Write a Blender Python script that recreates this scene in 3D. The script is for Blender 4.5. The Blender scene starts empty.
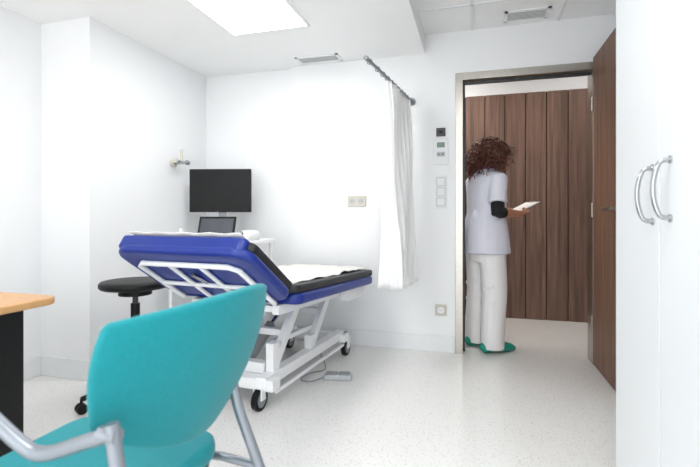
import bpy, bmesh, math, random
from mathutils import Vector, Matrix
random.seed(4)
S=bpy.context.scene
COL=S.collection
S.view_settings.view_transform='Standard'
S.view_settings.look='None'
S.view_settings.exposure=0.06

def lin(h):
    h=h.lstrip('#'); o=[]
    for i in (0,2,4):
        c=int(h[i:i+2],16)/255
        o.append(c/12.92 if c<=.04045 else ((c+.055)/1.055)**2.4)
    return (*o,1)
def mat(name,col,rough=.5,metal=0,spec=.5,noise=0,nscale=20,bump=0,bscale=200,emis=None,es=0,coat=0,sheen=0):
    m=bpy.data.materials.new(name); m.use_nodes=True
    nt=m.node_tree; b=nt.nodes['Principled BSDF']
    c=lin(col) if isinstance(col,str) else (*col,1)
    b.inputs['Base Color'].default_value=c
    b.inputs['Roughness'].default_value=rough
    b.inputs['Metallic'].default_value=metal
    b.inputs['Specular IOR Level'].default_value=spec
    b.inputs['Coat Weight'].default_value=coat
    b.inputs['Sheen Weight'].default_value=sheen
    tc=nt.nodes.new('ShaderNodeTexCoord')
    if noise>0:
        n=nt.nodes.new('ShaderNodeTexNoise'); n.inputs['Scale'].default_value=nscale; n.inputs['Detail'].default_value=4
        nt.links.new(tc.outputs['Object'],n.inputs['Vector'])
        r=nt.nodes.new('ShaderNodeValToRGB')
        r.color_ramp.elements[0].position=.3; r.color_ramp.elements[1].position=.7
        r.color_ramp.elements[0].color=(*[x*(1-noise) for x in c[:3]],1)
        r.color_ramp.elements[1].color=(*[min(1,x*(1+noise*.6)) for x in c[:3]],1)
        nt.links.new(n.outputs['Fac'],r.inputs['Fac']); nt.links.new(r.outputs['Color'],b.inputs['Base Color'])
    if bump>0:
        n2=nt.nodes.new('ShaderNodeTexNoise'); n2.inputs['Scale'].default_value=bscale
        nt.links.new(tc.outputs['Object'],n2.inputs['Vector'])
        bp=nt.nodes.new('ShaderNodeBump'); bp.inputs['Strength'].default_value=bump; bp.inputs['Distance'].default_value=.002
        nt.links.new(n2.outputs['Fac'],bp.inputs['Height']); nt.links.new(bp.outputs['Normal'],b.inputs['Normal'])
    if emis:
        b.inputs['Emission Color'].default_value=lin(emis); b.inputs['Emission Strength'].default_value=es
    return m

M={}
M['wall']=mat('wall_paint','#eff0f1',.6,noise=.01,nscale=3,bump=.08,bscale=120)
M['ceil']=mat('ceiling_paint','#f6f7f7',.75,noise=.01,nscale=3)
M['base']=mat('baseboard_white','#e7e9ea',.4,noise=.01)
M['white']=mat('white_lacquer','#f1f2f3',.3,noise=.01,nscale=8)
M['cab']=mat('cabinet_white','#e4e7e9',.35,noise=.01,nscale=4)
M['steel']=mat('brushed_steel','#b5b0a8',.3,1,noise=.06,nscale=40)
M['chrome']=mat('chrome','#b0b2b5',.15,1,noise=.02)
M['grey']=mat('grey_plastic','#8d9093',.45,noise=.04)
M['ltgrey']=mat('light_grey_plastic','#b4b7ba',.45,noise=.04)
M['dkgrey']=mat('dark_grey_plastic','#3a3c3f',.45,noise=.05)
M['black']=mat('black_plastic','#0e0f10',.45,noise=.05,spec=.3)
M['blackpad']=mat('black_vinyl','#1c1d22',.5,noise=.08,bump=.15)
M['blue']=mat('blue_vinyl','#0f2c84',.35,noise=.05,nscale=12,bump=.1)
M['teal']=mat('teal_fabric','#0c858d',.7,noise=.07,nscale=90,bump=.35,bscale=500,spec=.25,sheen=.15)
M['screen']=mat('screen_glass','#0c0d0e',.4,noise=.02,spec=.25)
M['silver']=mat('silver_paint','#8f949b',.35,.6,noise=.03)
M['paper']=mat('paper','#f0ede8',.8,noise=.02)
M['lamp']=mat('lamp_diffuser','#ffffff',.5,emis='#ffffff',es=13)
M['green']=mat('green_rubber','#0f8a76',.5,noise=.06)
M['skin']=mat('skin','#b57d60',.5,noise=.05,nscale=30)
M['lip']=mat('lips','#9c5148',.45,noise=.05)
M['eye']=mat('eye_white','#e8e4e0',.2,noise=.01)
M['iris']=mat('iris','#2b1a12',.2,noise=.05)
M['tunic']=mat('tunic_cotton','#d5d5e0',.85,noise=.03,nscale=8,bump=.3,bscale=60)
M['trim']=mat('tunic_trim','#7a3f92',.8,noise=.05)
M['pants']=mat('trouser_cotton','#e6e4e4',.85,noise=.02,nscale=8,bump=.3,bscale=60)
M['knit']=mat('black_knit','#0d0d12',.9,noise=.1)
M['hair']=mat('curly_hair','#5e3324',.45,noise=.5,nscale=25)
M['hairbase']=mat('hair_roots','#2c1810',.7,noise=.4,nscale=40)
M['tan']=mat('maple_laminate','#c89a68',.4,noise=.05,nscale=15)
M['amber']=mat('tablet_display','#4c4e55',.4,noise=.05)
M['lcd']=mat('lcd','#6f8576',.3,noise=.03)
M['ecru']=mat('socket_plate','#c9c3b6',.4,noise=.03)

def wood(name,c0,c1,c2,board=.2,axis='X'):
    m=bpy.data.materials.new(name); m.use_nodes=True; nt=m.node_tree; b=nt.nodes['Principled BSDF']
    b.inputs['Roughness'].default_value=.5; b.inputs['Specular IOR Level'].default_value=.3
    tc=nt.nodes.new('ShaderNodeTexCoord'); sp=nt.nodes.new('ShaderNodeSeparateXYZ')
    nt.links.new(tc.outputs['Object'],sp.inputs[0])
    dv=nt.nodes.new('ShaderNodeMath'); dv.operation='DIVIDE'; dv.inputs[1].default_value=board
    nt.links.new(sp.outputs[axis],dv.inputs[0])
    fl=nt.nodes.new('ShaderNodeMath'); fl.operation='FLOOR'; nt.links.new(dv.outputs[0],fl.inputs[0])
    wn=nt.nodes.new('ShaderNodeTexWhiteNoise'); wn.noise_dimensions='1D'; nt.links.new(fl.outputs[0],wn.inputs['W'])
    mp=nt.nodes.new('ShaderNodeMapping'); mp.inputs['Scale'].default_value=(38,38,1.6)
    nt.links.new(tc.outputs['Object'],mp.inputs['Vector'])
    ad=nt.nodes.new('ShaderNodeVectorMath'); ad.operation='ADD'
    nt.links.new(mp.outputs[0],ad.inputs[0]); 
    sc=nt.nodes.new('ShaderNodeVectorMath'); sc.operation='SCALE'; sc.inputs['Scale'].default_value=37
    nt.links.new(wn.outputs['Color'],sc.inputs[0]); nt.links.new(sc.outputs[0],ad.inputs[1])
    n=nt.nodes.new('ShaderNodeTexNoise'); n.inputs['Scale'].default_value=1; n.inputs['Detail'].default_value=6; n.inputs['Distortion'].default_value=.6
    nt.links.new(ad.outputs[0],n.inputs['Vector'])
    mx=nt.nodes.new('ShaderNodeMath'); mx.operation='MULTIPLY_ADD'; mx.inputs[1].default_value=.12
    nt.links.new(wn.outputs['Value'],mx.inputs[0]); nt.links.new(n.outputs['Fac'],mx.inputs[2])
    r=nt.nodes.new('ShaderNodeValToRGB'); e=r.color_ramp.elements
    e[0].position=.36; e[0].color=lin(c0); e[1].position=.85; e[1].color=lin(c2)
    k=e.new(.58); k.color=lin(c1)
    nt.links.new(mx.outputs[0],r.inputs['Fac']); nt.links.new(r.outputs['Color'],b.inputs['Base Color'])
    return m
M['wood']=wood('walnut_panels','#5c483e','#73594d','#8a6d5e')
M['doorwood']=wood('walnut_door','#5e473b','#795a49','#8f6d5a',.6,'Y')

def floor_mat():
    m=bpy.data.materials.new('terrazzo_vinyl'); m.use_nodes=True; nt=m.node_tree; b=nt.nodes['Principled BSDF']
    b.inputs['Roughness'].default_value=.18; b.inputs['Specular IOR Level'].default_value=.65
    tc=nt.nodes.new('ShaderNodeTexCoord')
    base=lin('#ebeae7')
    last=None
    for sc,th,col in ((80,.15,'#b5b2ac'),(55,.11,'#cfcbc3'),(125,.16,'#a3a09b')):
        v=nt.nodes.new('ShaderNodeTexVoronoi'); v.inputs['Scale'].default_value=sc
        nt.links.new(tc.outputs['Object'],v.inputs['Vector'])
        wn=nt.nodes.new('ShaderNodeTexWhiteNoise'); nt.links.new(v.outputs['Position'],wn.inputs['Vector'])
        a=nt.nodes.new('ShaderNodeMath'); a.operation='LESS_THAN'; a.inputs[1].default_value=th*1.3
        nt.links.new(v.outputs['Distance'],a.inputs[0])
        a2=nt.nodes.new('ShaderNodeMath'); a2.operation='LESS_THAN'; a2.inputs[1].default_value=.42
        nt.links.new(wn.outputs['Value'],a2.inputs[0])
        mu=nt.nodes.new('ShaderNodeMath'); mu.operation='MULTIPLY'
        nt.links.new(a.outputs[0],mu.inputs[0]); nt.links.new(a2.outputs[0],mu.inputs[1])
        mx=nt.nodes.new('ShaderNodeMix'); mx.data_type='RGBA'
        nt.links.new(mu.outputs[0],mx.inputs['Factor'])
        if last is None: mx.inputs['A'].default_value=base
        else: nt.links.new(last,mx.inputs['A'])
        mx.inputs['B'].default_value=lin(col); last=mx.outputs['Result']
    nt.links.new(last,b.inputs['Base Color'])
    return m
M['floor']=floor_mat()
M['curtain']=mat('curtain_fabric','#f7f7f7',.9,noise=.01,nscale=30)

# ---------- helpers
def group(name,loc=(0,0,0)):
    e=bpy.data.objects.new(name,None); e.location=loc; e.empty_display_size=.1; COL.objects.link(e); return e
def link(o,parent):
    COL.objects.link(o)
    if parent:
        o.parent=parent; o.matrix_parent_inverse=Matrix.Translation(-Vector(parent.location))
    return o
def mesh(name,verts,faces,m,parent=None,smooth=False,mx=None):
    me=bpy.data.meshes.new(name)
    vs=[Vector(v) for v in verts]
    if mx is not None: vs=[mx@v for v in vs]
    me.from_pydata([tuple(v) for v in vs],[],faces); 
    bm=bmesh.new(); bm.from_mesh(me); bmesh.ops.recalc_face_normals(bm,faces=bm.faces); bm.to_mesh(me); bm.free()
    me.materials.append(M[m] if isinstance(m,str) else m)
    if smooth:
        for p in me.polygons: p.use_smooth=True
    o=bpy.data.objects.new(name,me); link(o,parent); return o
def bev(o,w,seg=3):
    b=o.modifiers.new('bevel','BEVEL'); b.width=w; b.segments=seg; b.limit_method='ANGLE'; b.angle_limit=math.radians(40)
    for p in o.data.polygons: p.use_smooth=True
    b.harden_normals=False
    o.modifiers.new('wn','WEIGHTED_NORMAL').keep_sharp=True
    return o
BF=[(0,1,3,2),(4,6,7,5),(0,4,5,1),(2,3,7,6),(0,2,6,4),(1,5,7,3)]
def box(name,x0,x1,y0,y1,z0,z1,m,parent=None,b=0,mx=None,seg=3):
    vs=[(x,y,z) for x in (x0,x1) for y in (y0,y1) for z in (z0,z1)]
    o=mesh(name,vs,BF,m,parent,mx=mx)
    if b: bev(o,b,seg)
    return o
def slab(name,w,l,t,rad,m,parent,mx,b=.008,n=6):
    pts=[]
    for cx,cy,a0 in ((w-rad,l-rad,0),(rad,l-rad,90),(rad,rad,180),(w-rad,rad,270)):
        for i in range(n+1):
            a=math.radians(a0+90*i/n); pts.append((cx+rad*math.cos(a),cy+rad*math.sin(a)))
    k=len(pts)
    vs=[(x,y,0) for x,y in pts]+[(x,y,-t) for x,y in pts]
    fs=[tuple(range(k)),tuple(range(k,2*k))[::-1]]+[(i,i+k,(i+1)%k+k,(i+1)%k) for i in range(k)]
    o=mesh(name,vs,fs,m,parent,mx=mx); bev(o,b,3); return o
def spline(P,n=6):
    P=[Vector(p) for p in P]; out=[]
    for i in range(len(P)-1):
        p0=P[max(i-1,0)];p1=P[i];p2=P[i+1];p3=P[min(i+2,len(P)-1)]
        for k in range(n):
            t=k/n
            out.append(.5*((2*p1)+(p2-p0)*t+(2*p0-5*p1+4*p2-p3)*t*t+(3*p1-p0-3*p2+p3)*t**3))
    out.append(P[-1]); return out
def sweep(P,R,sides=12,up=None):
    P=[Vector(p) for p in P]; n=len(P)
    if not isinstance(R,list): R=[R]*n
    vs=[];fs=[]
    T=[(P[min(i+1,n-1)]-P[max(i-1,0)]).normalized() for i in range(n)]
    ref=Vector(up) if up else (Vector((0,0,1)) if abs(T[0].z)<.9 else Vector((0,1,0)))
    N=(ref-T[0]*ref.dot(T[0])).normalized()
    for i in range(n):
        N=(N-T[i]*N.dot(T[i])).normalized(); B=T[i].cross(N)
        r=R[i]; rx,ry=(r if isinstance(r,tuple) else (r,r))
        for k in range(sides):
            a=2*math.pi*k/sides
            vs.append(P[i]+B*math.cos(a)*rx+N*math.sin(a)*ry)
    for i in range(n-1):
        for k in range(sides):
            k2=(k+1)%sides
            fs.append((i*sides+k,i*sides+k2,(i+1)*sides+k2,(i+1)*sides+k))
    fs.append(tuple(range(sides))[::-1]); fs.append(tuple((n-1)*sides+k for k in range(sides)))
    return vs,fs
def tube(name,P,R,m,parent=None,sides=12,smooth=True,sp=0,mx=None,up=None):
    if sp: P=spline(P,sp)
    v,f=sweep(P,R,sides,up); o=mesh(name,v,f,m,parent,smooth,mx)
    if smooth:
        o.data.set_sharp_from_angle(angle=math.radians(50)) if hasattr(o.data,'set_sharp_from_angle') else None
    return o
def merge(parts):
    V=[];F=[]
    for v,f in parts:
        k=len(V); V+=list(v); F+=[tuple(i+k for i in q) for q in f]
    return V,F
def boxv(x0,x1,y0,y1,z0,z1):
    return [Vector((x,y,z)) for x in (x0,x1) for y in (y0,y1) for z in (z0,z1)],BF
def ell(c,r,ns=16,nr=10,mx=None):
    vs=[];fs=[];c=Vector(c)
    for i in range(1,nr):
        th=math.pi*i/nr
        for k in range(ns):
            a=2*math.pi*k/ns
            v=Vector((r[0]*math.sin(th)*math.cos(a),r[1]*math.sin(th)*math.sin(a),r[2]*math.cos(th)))
            if mx: v=mx@v
            vs.append(c+v)
    top=len(vs); v=Vector((0,0,r[2])); vs.append(c+(mx@v if mx else v)); v=-Vector((0,0,r[2])); vs.append(c+(mx@v if mx else v))
    for i in range(nr-2):
        for k in range(ns):
            fs.append((i*ns+k,(i+1)*ns+k,(i+1)*ns+(k+1)%ns,i*ns+(k+1)%ns))
    for k in range(ns):
        fs.append((top,k,(k+1)%ns)); fs.append((top+1,(nr-2)*ns+(k+1)%ns,(nr-2)*ns+k))
    return vs,fs
def rings(R,ns=28,e=2.3):
    vs=[];fs=[]
    for z,hw,hd,cx,cy in R:
        for k in range(ns):
            a=2*math.pi*k/ns; c,s=math.cos(a),math.sin(a)
            vs.append(Vector((cx+hw*math.copysign(abs(c)**(2/e),c),cy+hd*math.copysign(abs(s)**(2/e),s),z)))
    for i in range(len(R)-1):
        for k in range(ns): fs.append((i*ns+k,i*ns+(k+1)%ns,(i+1)*ns+(k+1)%ns,(i+1)*ns+k))
    fs.append(tuple(range(ns))[::-1]); fs.append(tuple((len(R)-1)*ns+k for k in range(ns)))
    return vs,fs
def remesh(o,v,it=6,f=.6):
    m=o.modifiers.new('remesh','REMESH'); m.mode='VOXEL'; m.voxel_size=v; m.use_smooth_shade=True
    s=o.modifiers.new('smooth','SMOOTH'); s.iterations=it; s.factor=f

# ---------- ROOM
ZL=2.335; ZU=2.48; YB=3.49; XS=-1.53
box('floor',-2.95,2.6,-1.6,5.0,-.06,0,'floor')
box('wall_back',XS,-.145,YB,YB+.13,0,ZU+.1,'wall')
box('wall_back_recess',-2.5,XS,YB+.045,YB+.13,0,ZU+.1,'wall')
box('wall_back_right',.86,2.6,YB,YB+.13,0,ZU+.1,'wall')
box('wall_back_lintel',-.145,.86,YB,YB+.13,2.155,ZU+.1,'wall')
box('wall_left',-2.5,-2.38,2.26,YB+.045,0,ZU+.1,'wall')
box('wall_left_pier',-2.95,-2.5,2.26,2.4,0,ZU+.1,'wall')
box('wall_left_near',-2.95,-2.78,-1.6,2.26,0,ZU+.1,'wall')
box('wall_right',.97,1.1,-1.6,YB,0,ZU+.1,'wall')
box('ceiling',-.378,1.1,-1.6,YB,ZU,ZU+.1,'ceil')
box('ceiling_soffit',-2.95,-.378,-1.6,YB+.13,ZL,ZU+.1,'ceil')
box('wall_corridor_left',-2.2,-2.1,YB+.13,4.85,0,2.6,'wall')
box('wall_corridor_right',2.5,2.6,YB+.13,4.85,0,2.6,'wall')
box('wall_corridor_upper',-2.2,2.6,4.9,5.0,0,2.6,'wall')
box('ceiling_corridor',-2.2,2.6,YB+.13,5.0,2.6,2.68,'ceil')
parts=[]; x=-2.1
while x<2.49:
    x1=min(x+.2,2.5); parts.append(boxv(x+.004,x1-.004,4.85,4.88,.0,2.33)); x=x1
v,f=merge(parts); o=mesh('wall_corridor_panelling',v,f,'wood'); bev(o,.003,1)
box('trim_panelling_backing',-2.1,2.5,4.88,4.9,0,2.33,'black')
box('baseboard_back',XS,-.147,YB-.012,YB,0,.13,'base',b=.003)
box('baseboard_back_recess',-2.38,XS,YB+.033,YB+.045,0,.13,'base',b=.003)
box('baseboard_left',-2.38,-2.368,2.26,YB+.033,0,.13,'base',b=.003)
box('baseboard_pier',-2.78,-2.368,2.248,2.26,0,.13,'base',b=.003)
box('baseboard_left_near',-2.78,-2.768,-1.6,2.248,0,.13,'base',b=.003)
box('baseboard_right',.958,.97,-1.6,YB,0,.13,'base',b=.003)
g=group('ceiling_grid',(.3,3,ZU))
for yy in (3.06,2.46,1.86): box('tee_cross',-.378,.97,yy,yy+.02,ZU-.006,ZU,'base',g)
for xx in (-.03,.57): box('tee_main',xx,xx+.02,0,YB,ZU-.006,ZU,'base',g)

def vent(name,x0,x1,y0,y1,z,n):
    g=group(name,((x0+x1)/2,(y0+y1)/2,z))
    t=.022
    v,f=merge([boxv(x0,x1,y0,y0+t,z-.006,z),boxv(x0,x1,y1-t,y1,z-.006,z),boxv(x0,x0+t,y0,y1,z-.006,z),boxv(x1-t,x1,y0,y1,z-.006,z)])
    mesh('frame',v,f,'white',g)
    box('duct',x0+t,x1-t,y0+t,y1-t,z-.001,z,'grey',g)
    parts=[]
    for i in range(n):
        yy=y0+t+(y1-y0-2*t)*(i+.5)/n
        a,b=boxv(x0+t,x1-t,-.006,.006,-.0008,.0008)
        mm=Matrix.Translation((0,yy,z-.004))@Matrix.Rotation(math.radians(8),4,'X'); parts.append(([mm@q for q in a],b))
    v,f=merge(parts); mesh('louvres',v,f,'base',g)
vent('air_vent',-1.4,-1.04,3.29,3.45,ZL,6)
vent('air_vent',.2,.5,3.24,3.42,ZU,7)
def panel(name,x0,x1,y0,y1,z,m='lamp'):
    g=group(name,((x0+x1)/2,(y0+y1)/2,z)); t=.018
    v,f=merge([boxv(x0-t,x1+t,y0-t,y0,z-.012,z),boxv(x0-t,x1+t,y1,y1+t,z-.012,z),boxv(x0-t,x0,y0,y1,z-.012,z),boxv(x1,x1+t,y0,y1,z-.012,z)])
    mesh('frame',v,f,'white',g); box('diffuser',x0,x1,y0,y1,z-.008,z-.001,m,g)
panel('added_fill_panel',-1.62,-1.08,2.18,2.74,ZL)
panel('added_fill_panel',-1.6,-1.06,.2,.76,ZL)  # out-of-view panel, added to put more light on the walls
panel('added_fill_panel',-.2,.4,.5,1.1,ZU)  # another added panel above the view, brightens the room
M['lamp2']=mat('lamp_diffuser_corridor','#ffffff',.5,emis='#fffaf4',es=21)
M['lamp3']=mat('lamp_diffuser_dim','#ffffff',.5,emis='#fffaf4',es=5)
panel('added_fill_panel',-.75,-.15,3.85,4.4,2.6,'lamp2')
panel('added_fill_panel',.9,1.5,3.95,4.5,2.6,'lamp3')

# ---------- door frame & leaf
g=group('door_frame',(.35,YB,0))
def jamb(nm,x0,x1,z0,z1): box(nm,x0,x1,YB-.012,YB+.142,z0,z1,'steel',g,b=.002,seg=2)
jamb('jamb_left',-.145,-.09,0,2.155); jamb('jamb_right',.805,.86,0,2.155); jamb('head',-.09,.805,2.1,2.155)
box('stop_left',-.09,-.075,YB+.06,YB+.08,0,2.085,'dkgrey',g); box('stop_head',-.09,.805,YB+.06,YB+.08,2.085,2.1,'dkgrey',g)
g=group('door_1',(.82,3.1,0))
box('leaf',.805,.845,2.80,3.47,.01,2.18,'doorwood',g,b=.002)
box('leaf_edge_strip',.804,.846,2.795,2.802,.01,2.18,'steel',g)
tube('handle_neck',[(.805,2.90,1.10),(.76,2.90,1.10)],.010,'steel',g)
tube('handle_lever',[(.762,2.892,1.10),(.758,2.93,1.10),(.76,3.03,1.10)],.010,'steel',g,sp=3)
tube('rose',[(.805,2.90,1.10),(.797,2.90,1.10)],.024,'steel',g,sides=24)
for z in (.3,1.1,1.85): tube('hinge',[(.80,3.474,z-.05),(.80,3.474,z+.05)],.008,'steel',g)

# ---------- cabinet
g=group('storage_cabinet',(.73,1.2,0))
box('carcass',.52,.955,.66,1.83,0,2.38,'grey',g)
for i,(a,b_) in enumerate(((1.434,1.83),(1.03,1.426),(.66,1.022))):
    box('door_panel_%d'%i,.5,.519,a,b_,.08,2.37,'cab',g,b=.002)
box('side_panel',.519,.955,1.828,1.834,0,2.38,'cab',g)
def bow(y,z):
    P=[(.5,y,z-.078),(.475,y,z-.072),(.462,y,z-.038),(.458,y,z),(.462,y,z+.038),(.475,y,z+.072),(.5,y,z+.078)]
    tube('bow_handle',P,.0065,'chrome',g,sp=4)
    tube('handle_base',[(.5,y,z-.078),(.496,y,z-.078)],.011,'chrome',g); tube('handle_base',[(.5,y,z+.078),(.496,y,z+.078)],.011,'chrome',g)
bow(1.475,1.115); bow(1.355,1.125)

# ---------- curtain + rail
g=group('curtain_rail',(-.53,3,1.96))
tube('pole',[(-.60,2.46,1.962),(-.48,3.49,1.962)],.011,'silver',g)
tube('wall_flange',[(-.481,3.48,1.962),(-.48,3.49,1.962)],.03,'silver',g,sides=20)
tube('end_cap',[(-.602,2.445,1.962),(-.60,2.47,1.962)],.014,'grey',g)
for i in range(12):
    t=.05+.93*(i/11)**.8; c=Vector((-.60,2.46,1.962)).lerp(Vector((-.48,3.49,1.962)),t)
    P=[c+Vector((math.cos(a)*.015,0,math.sin(a)*.015-.002)) for a in [2*math.pi*k/12 for k in range(13)]]
    tube('ring',P,.0028,'grey',g,sides=6)
vs=[];fs=[];nu=150;nv=30
for j in range(nv+1):
    t=j/nv
    for i in range(nu+1):
        s=i/nu
        y=2.80+.60*s; xc=-.60+.12*(y-2.46)/1.03
        yy=y+ (.10*(1-s)*t**.8)
        amp=(.018+.055*t)*(1+.3*math.sin(5*s+1))
        ph=s*2*math.pi*6
        vs.append((xc+.01+.02*t-.03*t*(1-s)+amp*math.sin(ph+.5*math.sin(3*t+4*s))+.008*math.sin(9*t+s*7), yy+.012*math.sin(2*ph), 1.935-(1.935-.56)*t))
for j in range(nv):
    for i in range(nu): a=j*(nu+1)+i; fs.append((a,a+1,a+nu+2,a+nu+1))
o=mesh('privacy_curtain',vs,fs,'curtain',None,True); s=o.modifiers.new('sol','SOLIDIFY'); s.thickness=.002

# ---------- wall fittings
def plate(name,x,z,w,h,m='white',extra=None):
    g=group(name,(x,YB-.006,z)); box('plate',x-w/2,x+w/2,YB-.012,YB-.0002,z-h/2,z+h/2,m,g,b=.003)
    return g
g=plate('wall_sensor',-.255,1.71,.07,.065,'dkgrey'); box('lens',-.27,-.24,YB-.014,YB-.012,1.70,1.72,'black',g)
g=plate('wall_thermostat',-.255,1.56,.11,.20,'base')
box('display',-.285,-.225,YB-.014,YB-.012,1.59,1.63,'lcd',g)
box('keypad',-.285,-.225,YB-.014,YB-.012,1.52,1.555,'ltgrey',g)
for k in range(2): box('button',-.282+.03*k,-.262+.03*k,YB-.016,YB-.014,1.53,1.545,'lcd',g)
g=plate('light_switch',-.255,1.245,.085,.25,'base')
for k in range(3):
    z=1.245+(k-1)*.078; box('rocker',-.285,-.225,YB-.017,YB-.012,z-.03,z+.03,'base',g,b=.002); box('gap',-.288,-.222,YB-.0125,YB-.0118,z-.033,z+.033,'grey',g)
g=plate('wall_socket',-.932,1.18,.155,.085,'ecru')
for dx in (-.037,.037):
    tube('well',[(-.932+dx,YB-.0125,1.18),(-.932+dx,YB-.014,1.18)],.024,'ltgrey',g,sides=24)
    for q in (-.008,.008): tube('pin_hole',[(-.932+dx+q,YB-.0142,1.18),(-.932+dx+q,YB-.0145,1.18)],.003,'black',g)
g=plate('wall_socket',-.255,.326,.085,.085,'ecru')
tube('well',[(-.255,YB-.0125,.326),(-.255,YB-.014,.326)],.026,'base',g,sides=24)
for q in (-.008,.008): tube('pin_hole',[(-.255+q,YB-.0142,.326),(-.255+q,YB-.0145,.326)],.003,'black',g)
g=group('oxygen_flowmeter',(-2.36,3.10,1.51))
oy=3.06; oz=1.49
tube('wall_outlet',[(-2.38,oy,oz),(-2.35,oy,oz)],.032,'ecru',g,sides=24)
tube('coupling',[(-2.35,oy,oz),(-2.27,oy,oz)],.013,'chrome',g)
tube('cross_arm',[(-2.29,oy-.07,oz+.01),(-2.29,oy+.07,oz+.01)],.010,'chrome',g)
tube('knob',[(-2.29,oy+.065,oz+.01),(-2.29,oy+.09,oz+.01)],.02,'chrome',g,sides=20)
tube('knob_2',[(-2.29,oy-.085,oz+.01),(-2.29,oy-.065,oz+.01)],.018,'ecru',g,sides=20)
tube('flow_tube',[(-2.29,oy,oz-.01),(-2.29,oy,oz+.11)],.010,'ecru',g)
tube('outlet_nozzle',[(-2.29,oy,oz),(-2.29,oy,oz-.055)],.008,'chrome',g)

# ---------- desk
g=group('desk',(-2.1,1.0,0))
slab('desktop',1.18,.84,.03,.05,'tan',g,Matrix.Translation((-2.73,.50,.745)),b=.008)
box('side_panel',-1.64,-1.61,.56,1.24,0,.713,'black',g,b=.003)
box('side_panel_far',-2.66,-2.63,.56,1.24,0,.713,'black',g,b=.003)
box('modesty_panel',-2.63,-1.64,.95,.97,.25,.713,'black',g)

# ---------- stool
sx,sy=-1.90,2.12
g=group('rolling_stool',(sx,sy,0))
P=[(sx,sy,.635),(sx,sy,.64),(sx,sy,.65),(sx,sy,.67),(sx,sy,.680),(sx,sy,.684)]
tube('seat',P,[.15,.180,.190,.190,.180,.13],'black',g,sides=40)
tube('seat_plate',[(sx,sy,.60),(sx,sy,.637)],.09,'black',g,sides=20)
tube('gas_column',[(sx,sy,.09),(sx,sy,.55)],.025,'black',g,sides=20)
tube('piston',[(sx,sy,.53),(sx,sy,.61)],.016,'dkgrey',g)
for k in range(5):
    a=math.radians(172+72*k); dx,dy=math.cos(a),math.sin(a)
    e=(sx+dx*.28,sy+dy*.28)
    tube('leg_%d'%k,[(sx,sy,.11),(sx+dx*.12,sy+dy*.12,.10),(e[0],e[1],.075)],[.022,.018,.014],'black',g)
    tube('caster_stem_%d'%k,[(e[0],e[1],.08),(e[0],e[1],.04)],.007,'black',g)
    for q in (-1,1):
        c=Vector((e[0],e[1],.027)); n=Vector((-dy,dx,0))
        tube('wheel_%d'%k,[c+n*.006*q,c+n*.022*q],.027,'black',g,sides=20)

# ---------- examination bed
u=Vector((.1045,.9945,0)); l=Vector((-.9945,.1045,0)); H=Vector((-.905,1.70,0)); W=.78
def B(a,b,z): return H+u*a+l*b+Vector((0,0,z))
bed=group('examination_bed',tuple(B(.9,.4,0)))
def secmx(a0,z0,a1,z1):
    p=B(a0,W,z0); q=B(a1,W,z1); Y=(q-p).normalized(); X=-l; Z=X.cross(Y)
    m=Matrix((( X.x,Y.x,Z.x,p.x),(X.y,Y.y,Z.y,p.y),(X.z,Y.z,Z.z,p.z),(0,0,0,1))); return m,(q-p).length
mh,Lh=secmx(0,.955,.38,.70)
mf,Lf=secmx(.385,.70,1.61,.645)
slab('head_pad',W-.02,Lh-.01,.045,.05,'blackpad',bed,mh@Matrix.Translation((.01,.012,0)),b=.012)
slab('head_board_blue',W,Lh+.02,.05,.09,'blue',bed,mh@Matrix.Translation((0,-.02,-.043)),b=.02)
slab('head_end_blue',W-.055,.07,.07,.03,'blue',bed,mh@Matrix.Translation((.02,-.018,.002)),b=.014)
slab('flat_pad',W-.02,Lf,.045,.05,'blackpad',bed,mf@Matrix.Translation((.01,0,0)),b=.012)
slab('flat_board_blue',W,Lf-.03,.06,.06,'blue',bed,mf@Matrix.Translation((0,.01,-.043)),b=.018)
vs=[];fs=[];n1=40;n2=16
def prof(t):
    if t<.3: k=t/.3; return mh@Vector((0,-.012+(Lh)*k,0.0))
    k=(t-.3)/.7; return mf@Vector((0,Lf*.99*k,0))
for i in range(n1+1):
    p=prof(i/n1); zz=.006+.004*math.sin(i*1.3)+(.012*abs(math.sin(i*.9)) if i>28 else 0)+(.012 if i<3 else 0)
    for j in range(n2+1):
        s=j/n2; vs.append(p-l*(.06+(W-.13)*s)+Vector((0,0,zz+.003*math.sin(j*1.7+i*.6))))
for i in range(n1):
    for j in range(n2): a=i*(n2+1)+j; fs.append((a,a+1,a+n2+2,a+n2+1))
o=mesh('paper_sheet',vs,fs,'paper',bed,True); o.modifiers.new('s','SOLIDIFY').thickness=.002
def hp(x,y,z=-.105): return mh@Vector((x,y,z))
P=[hp(.10,Lh,),hp(.10,.10),hp(.14,.07),hp(W-.14,.07),hp(W-.10,.10),hp(W-.10,Lh)]
tube('head_frame_tube',P,.013,'white',bed)
for xx in (.30,.48): tube('head_frame_bar',[hp(xx,.07),hp(xx,Lh)],.011,'white',bed)
tube('head_frame_cross',[hp(.10,Lh*.62),hp(W-.10,Lh*.62)],.011,'white',bed)
def fp(x,y,z=-.13): return mf@Vector((x,y,z))
def beam(name,p,q,w,h,m='white',par=bed,b=.004):
    p=Vector(p);q=Vector(q);Y=(q-p).normalized(); X=Y.cross(Vector((0,0,1))); X=X.normalized() if X.length>.05 else Vector(l); Z=X.cross(Y)
    mm=Matrix(((X.x,Y.x,Z.x,p.x),(X.y,Y.y,Z.y,p.y),(X.z,Y.z,Z.z,p.z),(0,0,0,1)))
    return box(name,-w/2,w/2,0,(q-p).length,-h/2,h/2,m,par,b=b,mx=mm)
for xx in (.14,W-.12): beam('seat_rail',fp(xx,-.02),fp(xx,Lf-.12),.04,.05)
for yy in (.02,.45,.9,Lf-.13): beam('seat_cross',fp(.14,yy),fp(W-.12,yy),.035,.035)
bR,bL=.25,.66; a0,a1=.44,1.50
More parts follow.
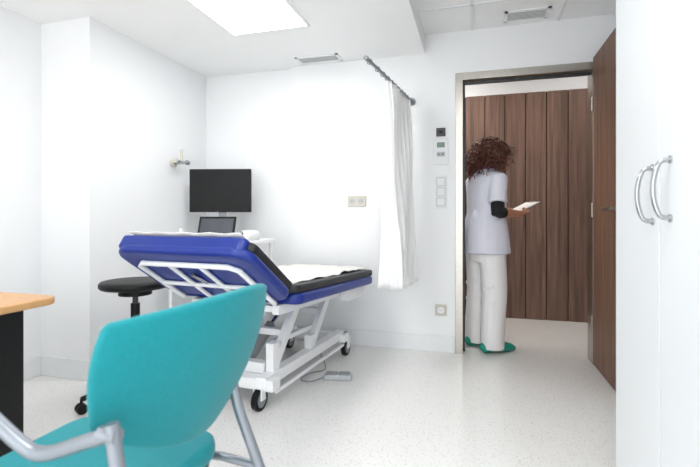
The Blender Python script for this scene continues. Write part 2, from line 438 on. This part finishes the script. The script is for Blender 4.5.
for bb in (bR,bL): beam('base_rail',B(a0-.02,bb,.155),B(a1+.02,bb,.155),.065,.06)
for aa in (a0+.03,a1-.03): beam('base_cross',B(aa,bR-.07,.14),B(aa,bL+.05,.14),.08,.06)
beam('base_front_block',B(a0+.10,bR+.04,.20),B(a0+.10,bL-.04,.20),.06,.06)
for bb in (bR+.01,bL-.01):
    beam('lift_arm_front',B(.56,bb,.20),B(.86,bb,.535),.04,.06)
    beam('lift_arm_rear',B(1.02,bb,.19),B(1.32,bb,.52),.04,.06)
    beam('lift_post_front',B(.56,bb,.16),B(.56,bb,.34),.05,.07)
    beam('lift_post_rear',B(1.02,bb,.16),B(1.02,bb,.27),.05,.06)
    beam('tie_link',B(.66,bb+.03,.315),B(1.12,bb+.03,.30),.02,.03)
beam('arm_cross',B(.70,bR,.36),B(.70,bL,.36),.04,.04)
beam('arm_cross_rear',B(1.2,bR,.39),B(1.2,bL,.39),.04,.04)
tube('actuator_body',[B(.62,.45,.22),B(.84,.45,.36)],.032,'grey',bed,sides=18)
tube('actuator_rod',[B(.84,.45,.36),B(1.12,.45,.50)],.013,'chrome',bed)
tube('gas_spring',[B(.52,.40,.56),hp(.38,Lh*.35,-.11)],.011,'chrome',bed)
tube('gas_spring_body',[B(.75,.40,.52),B(.52,.40,.56)],.018,'white',bed)
beam('control_box',B(1.15,.07,.525),B(1.5,.07,.512),.05,.085)
beam('control_bracket',B(1.3,.09,.53),B(1.3,.2,.53),.05,.03)
beam('brake_rod',B(a0+.05,.2,.09),B(a1-.02,.2,.09),.018,.018,'white')
for i,(aa,bb) in enumerate(((a0,bR+.02),(a0,bL+.03),(a1,bR-.05),(a1,bL+.03))):
    c=B(aa,bb,.058)
    tube('caster_wheel_%d'%i,[c-l*.016,c+l*.016],.058,'black',bed,sides=28)
    tube('caster_hub_%d'%i,[c-l*.019,c+l*.019],.040,'silver',bed,sides=24)
    for q in (-1,1): beam('caster_fork_%d'%i,c+l*.024*q,c+l*.024*q+Vector((0,0,.075)),.008,.04,'white',b=.001)
    beam('caster_top_%d'%i,c-l*.03+Vector((0,0,.074)),c+l*.03+Vector((0,0,.074)),.05,.02,'white')
    tube('caster_stem_%d'%i,[c+Vector((0,0,.07)),c+Vector((0,0,.12))],.016,'silver',bed)

g=group('foot_pedal_control',(-.853,2.72,0))
mm=Matrix.Translation((-.853,2.72,0))@Matrix.Rotation(math.radians(12),4,'Z')
box('body',-.09,.09,-.035,.035,.0,.035,'ltgrey',g,b=.01,mx=mm)
box('pedal_left',-.075,-.005,-.028,.028,.033,.043,'grey',g,b=.004,mx=mm)
box('pedal_right',.005,.075,-.028,.028,.033,.043,'grey',g,b=.004,mx=mm)
tube('cable',[(-.94,2.70,.015),(-1.0,2.62,.006),(-1.08,2.64,.006),(-1.06,2.76,.006),(-.99,2.85,.006),(-1.03,2.95,.03),(-1.1,2.98,.12)],.004,'grey',g,sides=8,sp=6)

# ---------- equipment trolley, monitor, tablet
g=group('equipment_trolley',(-1.95,3.05,0))
tx,ty=-1.93,3.06
box('top_shelf',tx-.33,tx+.36,ty-.24,ty+.24,.845,.875,'white',g,b=.008)
box('lower_shelf',tx-.33,tx+.36,ty-.24,ty+.24,.25,.275,'white',g,b=.008)
for dx in (-.30,.33):
    for dy in (-.21,.21):
        tube('post',[(tx+dx,ty+dy,.06),(tx+dx,ty+dy,.85)],.014,'white',g)
        tube('wheel',[(tx+dx-.012,ty+dy,.035),(tx+dx+.012,ty+dy,.035)],.035,'dkgrey',g,sides=20)
cx,cy=-2.02,3.2
g=group('computer_monitor',(cx,cy,1.2))
mm=Matrix.Translation((cx,cy,0))@Matrix.Rotation(math.radians(14),4,'Z')
box('bezel',-.255,.255,-.015,.02,1.09,1.445,'black',g,b=.006,mx=mm)
box('screen',-.243,.243,-.0165,-.0145,1.108,1.433,'screen',g,mx=mm)
box('rear_housing',-.14,.14,.02,.05,1.15,1.38,'black',g,b=.01,mx=mm)
box('neck',-.03,.03,.05,.075,.88,1.28,'silver',g,b=.004,mx=mm)
box('foot',-.12,.12,-.04,.11,.8755,.89,'silver',g,b=.004,mx=mm)
g=group('tablet_computer',(-1.89,2.97,.88))
mm=Matrix.Translation((-1.90,2.93,.878))@Matrix.Rotation(math.radians(12),4,'Z')@Matrix.Rotation(math.radians(-22),4,'X')
box('case',-.145,.145,0,.012,0,.19,'black',g,b=.005,mx=mm)
box('display',-.128,.128,-.0015,0,.018,.172,'amber',g,mx=mm)
mm2=Matrix.Translation((-1.90,3.04,.878))@Matrix.Rotation(math.radians(12),4,'Z')@Matrix.Rotation(math.radians(20),4,'X')
box('kickstand',-.05,.05,-.004,.0,0,.13,'black',g,mx=mm2)
g=group('ultrasound_unit',(-1.66,3.0,.88))
v,f=rings([(.8755,.065,.10,-1.65,2.99),(.92,.065,.10,-1.65,2.99),(.94,.055,.08,-1.65,3.0),(.95,.04,.05,-1.65,3.0)],e=4)
mesh('housing',v,f,'base',g,True)
tube('probe_holder',[(-1.65,2.90,.92),(-1.65,2.87,.94)],.015,'grey',g)
tube('bottle',[(-2.2,2.93,.876),(-2.2,2.93,.94),(-2.2,2.93,.95),(-2.2,2.93,.965)],[.022,.022,.01,.008],'white',group('gel_bottle',(-2.2,2.93,.88)))

# ---------- teal chair
ch=group('visitor_chair',(-.8,.86,0))
TF=Vector((-.535,1.135,.885)); TN=Vector((-.665,.645,.855)); BFr=Vector((-.665,1.04,.485)); BN=Vector((-.725,.685,.60))
bulge=Vector((1,-.25,-.2)).normalized()
vs=[];fs=[];n=18
for j in range(n+1):
    v=-1+2*j/n
    for i in range(n+1):
        q=-1+2*i/n
        U=q*math.sqrt(1-.25*v*v); Vv=v*math.sqrt(1-.25*q*q)
        U*=1.03;Vv*=1.03
        a=(U+1)/2; b=(Vv+1)/2
        p=(BN*(1-a)+BFr*a)*(1-b)+(TN*(1-a)+TF*a)*b
        p=p+bulge*(.05*(1-q*q)+.015*(1-v*v))-bulge*.02
        vs.append(p)
for j in range(n):
    for i in range(n): a=j*(n+1)+i; fs.append((a,a+1,a+n+2,a+n+1))
o=mesh('backrest',vs,fs,'teal',ch,True)
s=o.modifiers.new('sol','SOLIDIFY'); s.thickness=.032; s.offset=0
s=o.modifiers.new('b','BEVEL'); s.width=.012; s.segments=3; s.limit_method='ANGLE'; s.angle_limit=math.radians(50)
slab('seat_cushion',.48,.47,.055,.09,'teal',ch,Matrix.Translation((-1.14,.615,.458)),b=.02)
slab('seat_shell',.43,.43,.015,.08,'dkgrey',ch,Matrix.Translation((-1.10,.635,.402)),b=.004)
for nm,yy in (('near',.655),('far',1.055)):
    tube('rear_leg_'+nm,[(-.640,yy,.672),(-.615,yy,.55),(-.547,yy,.383),(-.40,yy,.012)],(.014),'silver',ch,sp=4)
    tube('arm_tube_'+nm,[(-.632,yy,.655),(-.70,yy,.63),(-.80,yy,.593),(-.86,yy,.605),(-.97,yy,.665),(-1.02,yy,.67),(-1.05,yy,.62),(-1.06,yy,.45),(-1.08,yy,.012)],.0145,'silver',ch,sp=5)
    tube('bracket_'+nm,[(-.665,yy,.65),(-.625,yy,.65)],.015,'silver',ch)
    for X in (-.40,-1.08): tube('foot_glide_'+nm,[(X,yy,0),(X,yy,.02)],.018,'black',ch)
tube('seat_link_n',[(-.55,.655,.39),(-.66,.655,.40),(-1.06,.655,.39)],.011,'silver',ch)
tube('seat_link_f',[(-.55,1.055,.39),(-.66,1.055,.40),(-1.06,1.055,.39)],.011,'silver',ch)

# ---------- WOMAN
wl=Vector((.085,3.67,0)); ph=math.radians(35)
F=Vector((math.cos(ph),math.sin(ph),0)); Rt=Vector((math.sin(ph),-math.cos(ph),0))
WM=Matrix(((Rt.x,F.x,0,wl.x),(Rt.y,F.y,0,wl.y),(0,0,1,0),(0,0,0,1)))
wo=group('nurse_woman',tuple(wl))
parts=[]
parts.append(rings([(.80,.12,.09,0,0),(.86,.15,.11,0,-.01),(.95,.165,.115,0,-.015),(1.05,.13,.095,0,0),(1.15,.122,.09,0,.005),(1.28,.145,.10,0,.005),(1.35,.155,.085,0,0),(1.39,.11,.065,0,0),(1.42,.055,.05,0,0),(1.47,.05,.052,0,.01),(1.51,.048,.05,0,.02)]))
for sgn in (1,-1):
    parts.append(sweep([(.085*sgn,0,.90),(.09*sgn,.005,.68),(.09*sgn,.01,.48),(.092*sgn,-.01,.33),(.095*sgn,-.02,.09),(.095*sgn,-.02,.06)],[.085,.07,.052,.053,.036,.036],14))
HM=Matrix.Rotation(math.radians(-22),3,'X')
hc=Vector((0,.045,1.565))
def hd(x,y,z): return hc+HM@Vector((x,y,z))
parts.append(ell(hc,(.074,.093,.105),20,14,HM)); parts.append(ell(hd(0,.03,-.055),(.052,.062,.06),16,10,HM))
parts.append(sweep([hd(0,.088,.02),hd(0,.104,-.012),hd(0,.098,-.022)],[.008,.012,.008],8))
for sgn in (1,-1): parts.append(ell(hd(.076*sgn,0,-.01),(.010,.018,.03),10,8,HM))
shr={}
sl=.42
ztab=lambda f:1.125+(f-.34)*sl
for sgn in (1,-1):
    sh=Vector((.16*sgn,-.005,1.35)); el=Vector((.225*sgn,-.065,1.085)) if sgn>0 else Vector((-.185,.03,1.085)); wr=Vector((.145*sgn,.205,1.075))
    parts.append(sweep([sh,sh.lerp(el,.5),el,el.lerp(wr,.35),wr,wr+Vector((-.008*sgn,.02,.003))],[.048,.043,.038,.037,.025,.025],14))
    shr[sgn]=(sh,el,wr)
    pc=Vector((.108*sgn,.285,ztab(.285)-.012))
    parts.append(sweep([wr+Vector((0,-.005,0)),wr.lerp(pc,.5),pc,pc+Vector((-.012*sgn,.025,.012))],[(.026,.020),(.034,.017),(.040,.015),(.034,.012)],12,up=(0,0,1)))
    for k,(ff,L) in enumerate(((.328,.078),(.306,.086),(.284,.08),(.263,.062))):
        z=ztab(ff)-.017; 
        parts.append(sweep([(.115*sgn,ff-.012,z+.0),(.09*sgn,ff-.004,z-.004),((.105-L*.55)*sgn,ff,z-.004),((.105-L)*sgn,ff+.002,z+.004),((.100-L)*sgn,ff+.002,z+.005)],[.009,.0085,.008,.0068,.004],8))
    z=ztab(.27)
    parts.append(sweep([(.130*sgn,.245,z-.012),(.118*sgn,.268,z+.012),(.095*sgn,.29,z+.026),(.065*sgn,.30,z+.024),(.060*sgn,.302,z+.023)],[.012,.011,.009,.008,.004],8))
v,f=merge(parts); o=mesh('body',v,f,'skin',wo,True,mx=WM); remesh(o,.0045,3,.5)
for sgn in (1,-1):
    v,f=ell(hd(.03*sgn,.080,.012),(.012,.012,.010),12,8,HM); mesh('eyeball',v,f,'eye',wo,True,mx=WM)
    v,f=ell(hd(.03*sgn,.0895,.011),(.005,.004,.005),10,8,HM); mesh('iris',v,f,'iris',wo,True,mx=WM)
    tube('eyebrow',[hd(.012*sgn,.094,.03),hd(.03*sgn,.088,.036),hd(.048*sgn,.074,.031)],.003,'iris',wo,sides=6,mx=WM)
tube('mouth',[hd(-.022,.080,-.05),hd(0,.091,-.049),hd(.022,.080,-.05)],[.003,.006,.003],'lip',wo,sides=8,mx=WM)
parts=[rings([(.765,.205,.165,0,-.01),(.78,.208,.168,0,-.01),(.86,.203,.16,0,-.012),(.95,.193,.15,0,-.012),(1.08,.165,.13,0,0),(1.2,.165,.128,0,.002),(1.3,.178,.125,0,.002),(1.36,.175,.105,0,0),(1.395,.13,.08,0,0),(1.425,.068,.062,0,.004),(1.44,.06,.055,0,.006)],e=2.4)]
for sgn in (1,-1):
    sh,el,wr=shr[sgn]
    parts.append(sweep([sh+Vector((-.05*sgn,0,.0)),sh+Vector((.005*sgn,0,-.01)),sh.lerp(el,.4),sh.lerp(el,.74)],[.062,.066,.064,.068],16))
rr=random.Random(2)
for k in range(12):
    a=rr.uniform(0,6.28); z=rr.uniform(.85,1.25)
    hw_=.17;P=[(hw_*math.cos(a+t*.5)*1.02,.132*math.sin(a+t*.5)*1.02,z+t*rr.uniform(-.2,.2)) for t in (0,.33,.66,1)]
    parts.append(sweep(spline(P,3),.013,8))
v,f=merge(parts); o=mesh('tunic',v,f,'tunic',wo,True,mx=WM); remesh(o,.008,5,.5)
P=[(.066*math.cos(a),.004+.062*math.sin(a),1.436) for a in [2*math.pi*k/24 for k in range(25)]]
tube('collar_piping',P,.006,'trim',wo,sides=8,mx=WM)
for sgn in (1,-1):
    sh,el,wr=shr[sgn]
    tube('undersleeve',[sh.lerp(el,.60),sh.lerp(el,.85),el,el.lerp(wr,.12),el.lerp(wr,.26)],[.050,.049,.047,.045,.041],'knit',wo,sides=18,mx=WM)
parts=[rings([(.70,.165,.115,0,-.012),(.80,.18,.13,0,-.012),(.92,.175,.125,0,-.012),(1.0,.15,.11,0,0)],e=2.4)]
for sgn in (1,-1):
    parts.append(sweep(spline([(.088*sgn,-.01,.86),(.092*sgn,-.005,.7),(.096*sgn,.005,.48),(.1*sgn,-.01,.28),(.102*sgn,-.02,.035)],3),[(.094,.110-.0018*i) for i in range(13)],18,up=(0,1,0)))
    for k in range(4):
        z=.1+.13*k; parts.append(sweep([(.1*sgn-.07,-.07,z+.03),(.1*sgn,-.095,z),(.1*sgn+.075,-.06,z+.04)],.010,8))
v,f=merge(parts); o=mesh('trousers',v,f,'pants',wo,True,mx=WM); remesh(o,.008,4,.5)
for sgn,df in ((1,.0),(-1,.0)):
    cxx=.10*sgn
    secs=[(-.115,.022,.026,.030),(-.10,.038,.040,.040),(-.05,.044,.044,.044),(.0,.042,.042,.046),(.06,.046,.040,.042),(.11,.050,.034,.036),(.15,.042,.027,.029),(.178,.020,.017,.019)]
    P=[(cxx+.012*sgn*max(0,t+.0)/.17,t+df,h*1.0+.004) for t,w,h,c in secs]
    v,f=sweep(P,[(w,h) for t,w,h,c in secs],18,up=(0,0,1))
    v=[Vector((q.x,q.y,max(q.z,.002))) for q in v]
    o=mesh('clog',v,f,'green',wo,True,mx=WM)
g=group('clipboard',tuple(WM@Vector((0,.35,1.12))))
mm=WM@Matrix.Translation((0,.34,1.125))@Matrix.Rotation(math.atan(sl),4,'X')
box('board',-.078,.078,-.085,.135,-.006,.0,'ltgrey',g,b=.002,mx=mm)
box('paper',-.072,.072,-.08,.115,.0002,.0022,'paper',g,mx=mm)
box('clip',-.03,.03,.112,.132,.0,.008,'steel',g,b=.002,mx=mm)
parts=[ell(hc+Vector((0,-.03,.012)),(.092,.092,.108),20,14,HM),ell(hc+Vector((0,-.050,-.07)),(.09,.06,.085),20,14)]
v,f=merge(parts); mesh('hair_roots',v,f,'hairbase',wo,True,mx=WM)
parts=[]
rr=random.Random(7)
cnt=0
while cnt<560:
    d=Vector((rr.gauss(0,1),rr.gauss(0,1),rr.gauss(0,1))).normalized()
    dl=d
    if dl.y>.45 and dl.z<.55: continue
    if dl.z<-.6: continue
    cnt+=1
    root=hc+Vector((0,-.02,-.004))+HM@Vector((dl.x*.082,dl.y*.088,dl.z*.100))
    out=Vector((dl.x,dl.y*.95,max(dl.z,0)*.4+.05))
    L=rr.uniform(.08,.22); spread=rr.uniform(.035,.12)
    if dl.y>.2: L*=.6
    turns=rr.uniform(2,4); ph0=rr.uniform(0,6.28); hr=rr.uniform(.009,.017)
    pts=[];N=24
    side=Vector((rr.gauss(0,.03),rr.gauss(0,.03),0))
    for k in range(N):
        t=k/(N-1)
        c=root+out*spread*(t**.55)+Vector((0,0,-L*t**1.6+.02*math.sin(min(t*3,1)*3.14)*max(dl.z,0)))+side*t
        a=ph0+turns*2*math.pi*t; w=hr*min(1,t*4)
        pts.append(c+Vector((math.cos(a)*w,math.sin(a)*w,math.sin(a+1)*w*.6)))
    parts.append(sweep(pts,[.0052*(1-.55*k/(N-1)) for k in range(N)],5))
v,f=merge(parts); mesh('hair',v,f,'hair',wo,True,mx=WM)

# ---------- world, camera
w=bpy.data.worlds.new('world'); S.world=w; w.use_nodes=True
bg=w.node_tree.nodes['Background']; bg.inputs[0].default_value=(.95,.98,1,1); bg.inputs[1].default_value=3.0
cam=bpy.data.cameras.new('camera'); co=bpy.data.objects.new('camera',cam); COL.objects.link(co)
co.location=(0,0,1.05); co.rotation_euler=(math.radians(90),0,math.radians(15.86))
cam.sensor_width=36; cam.lens=440*36/700; cam.shift_y=-16.5/700; cam.clip_start=.02
cam.dof.use_dof=True; cam.dof.focus_distance=3.2; cam.dof.aperture_fstop=3.2
S.camera=co
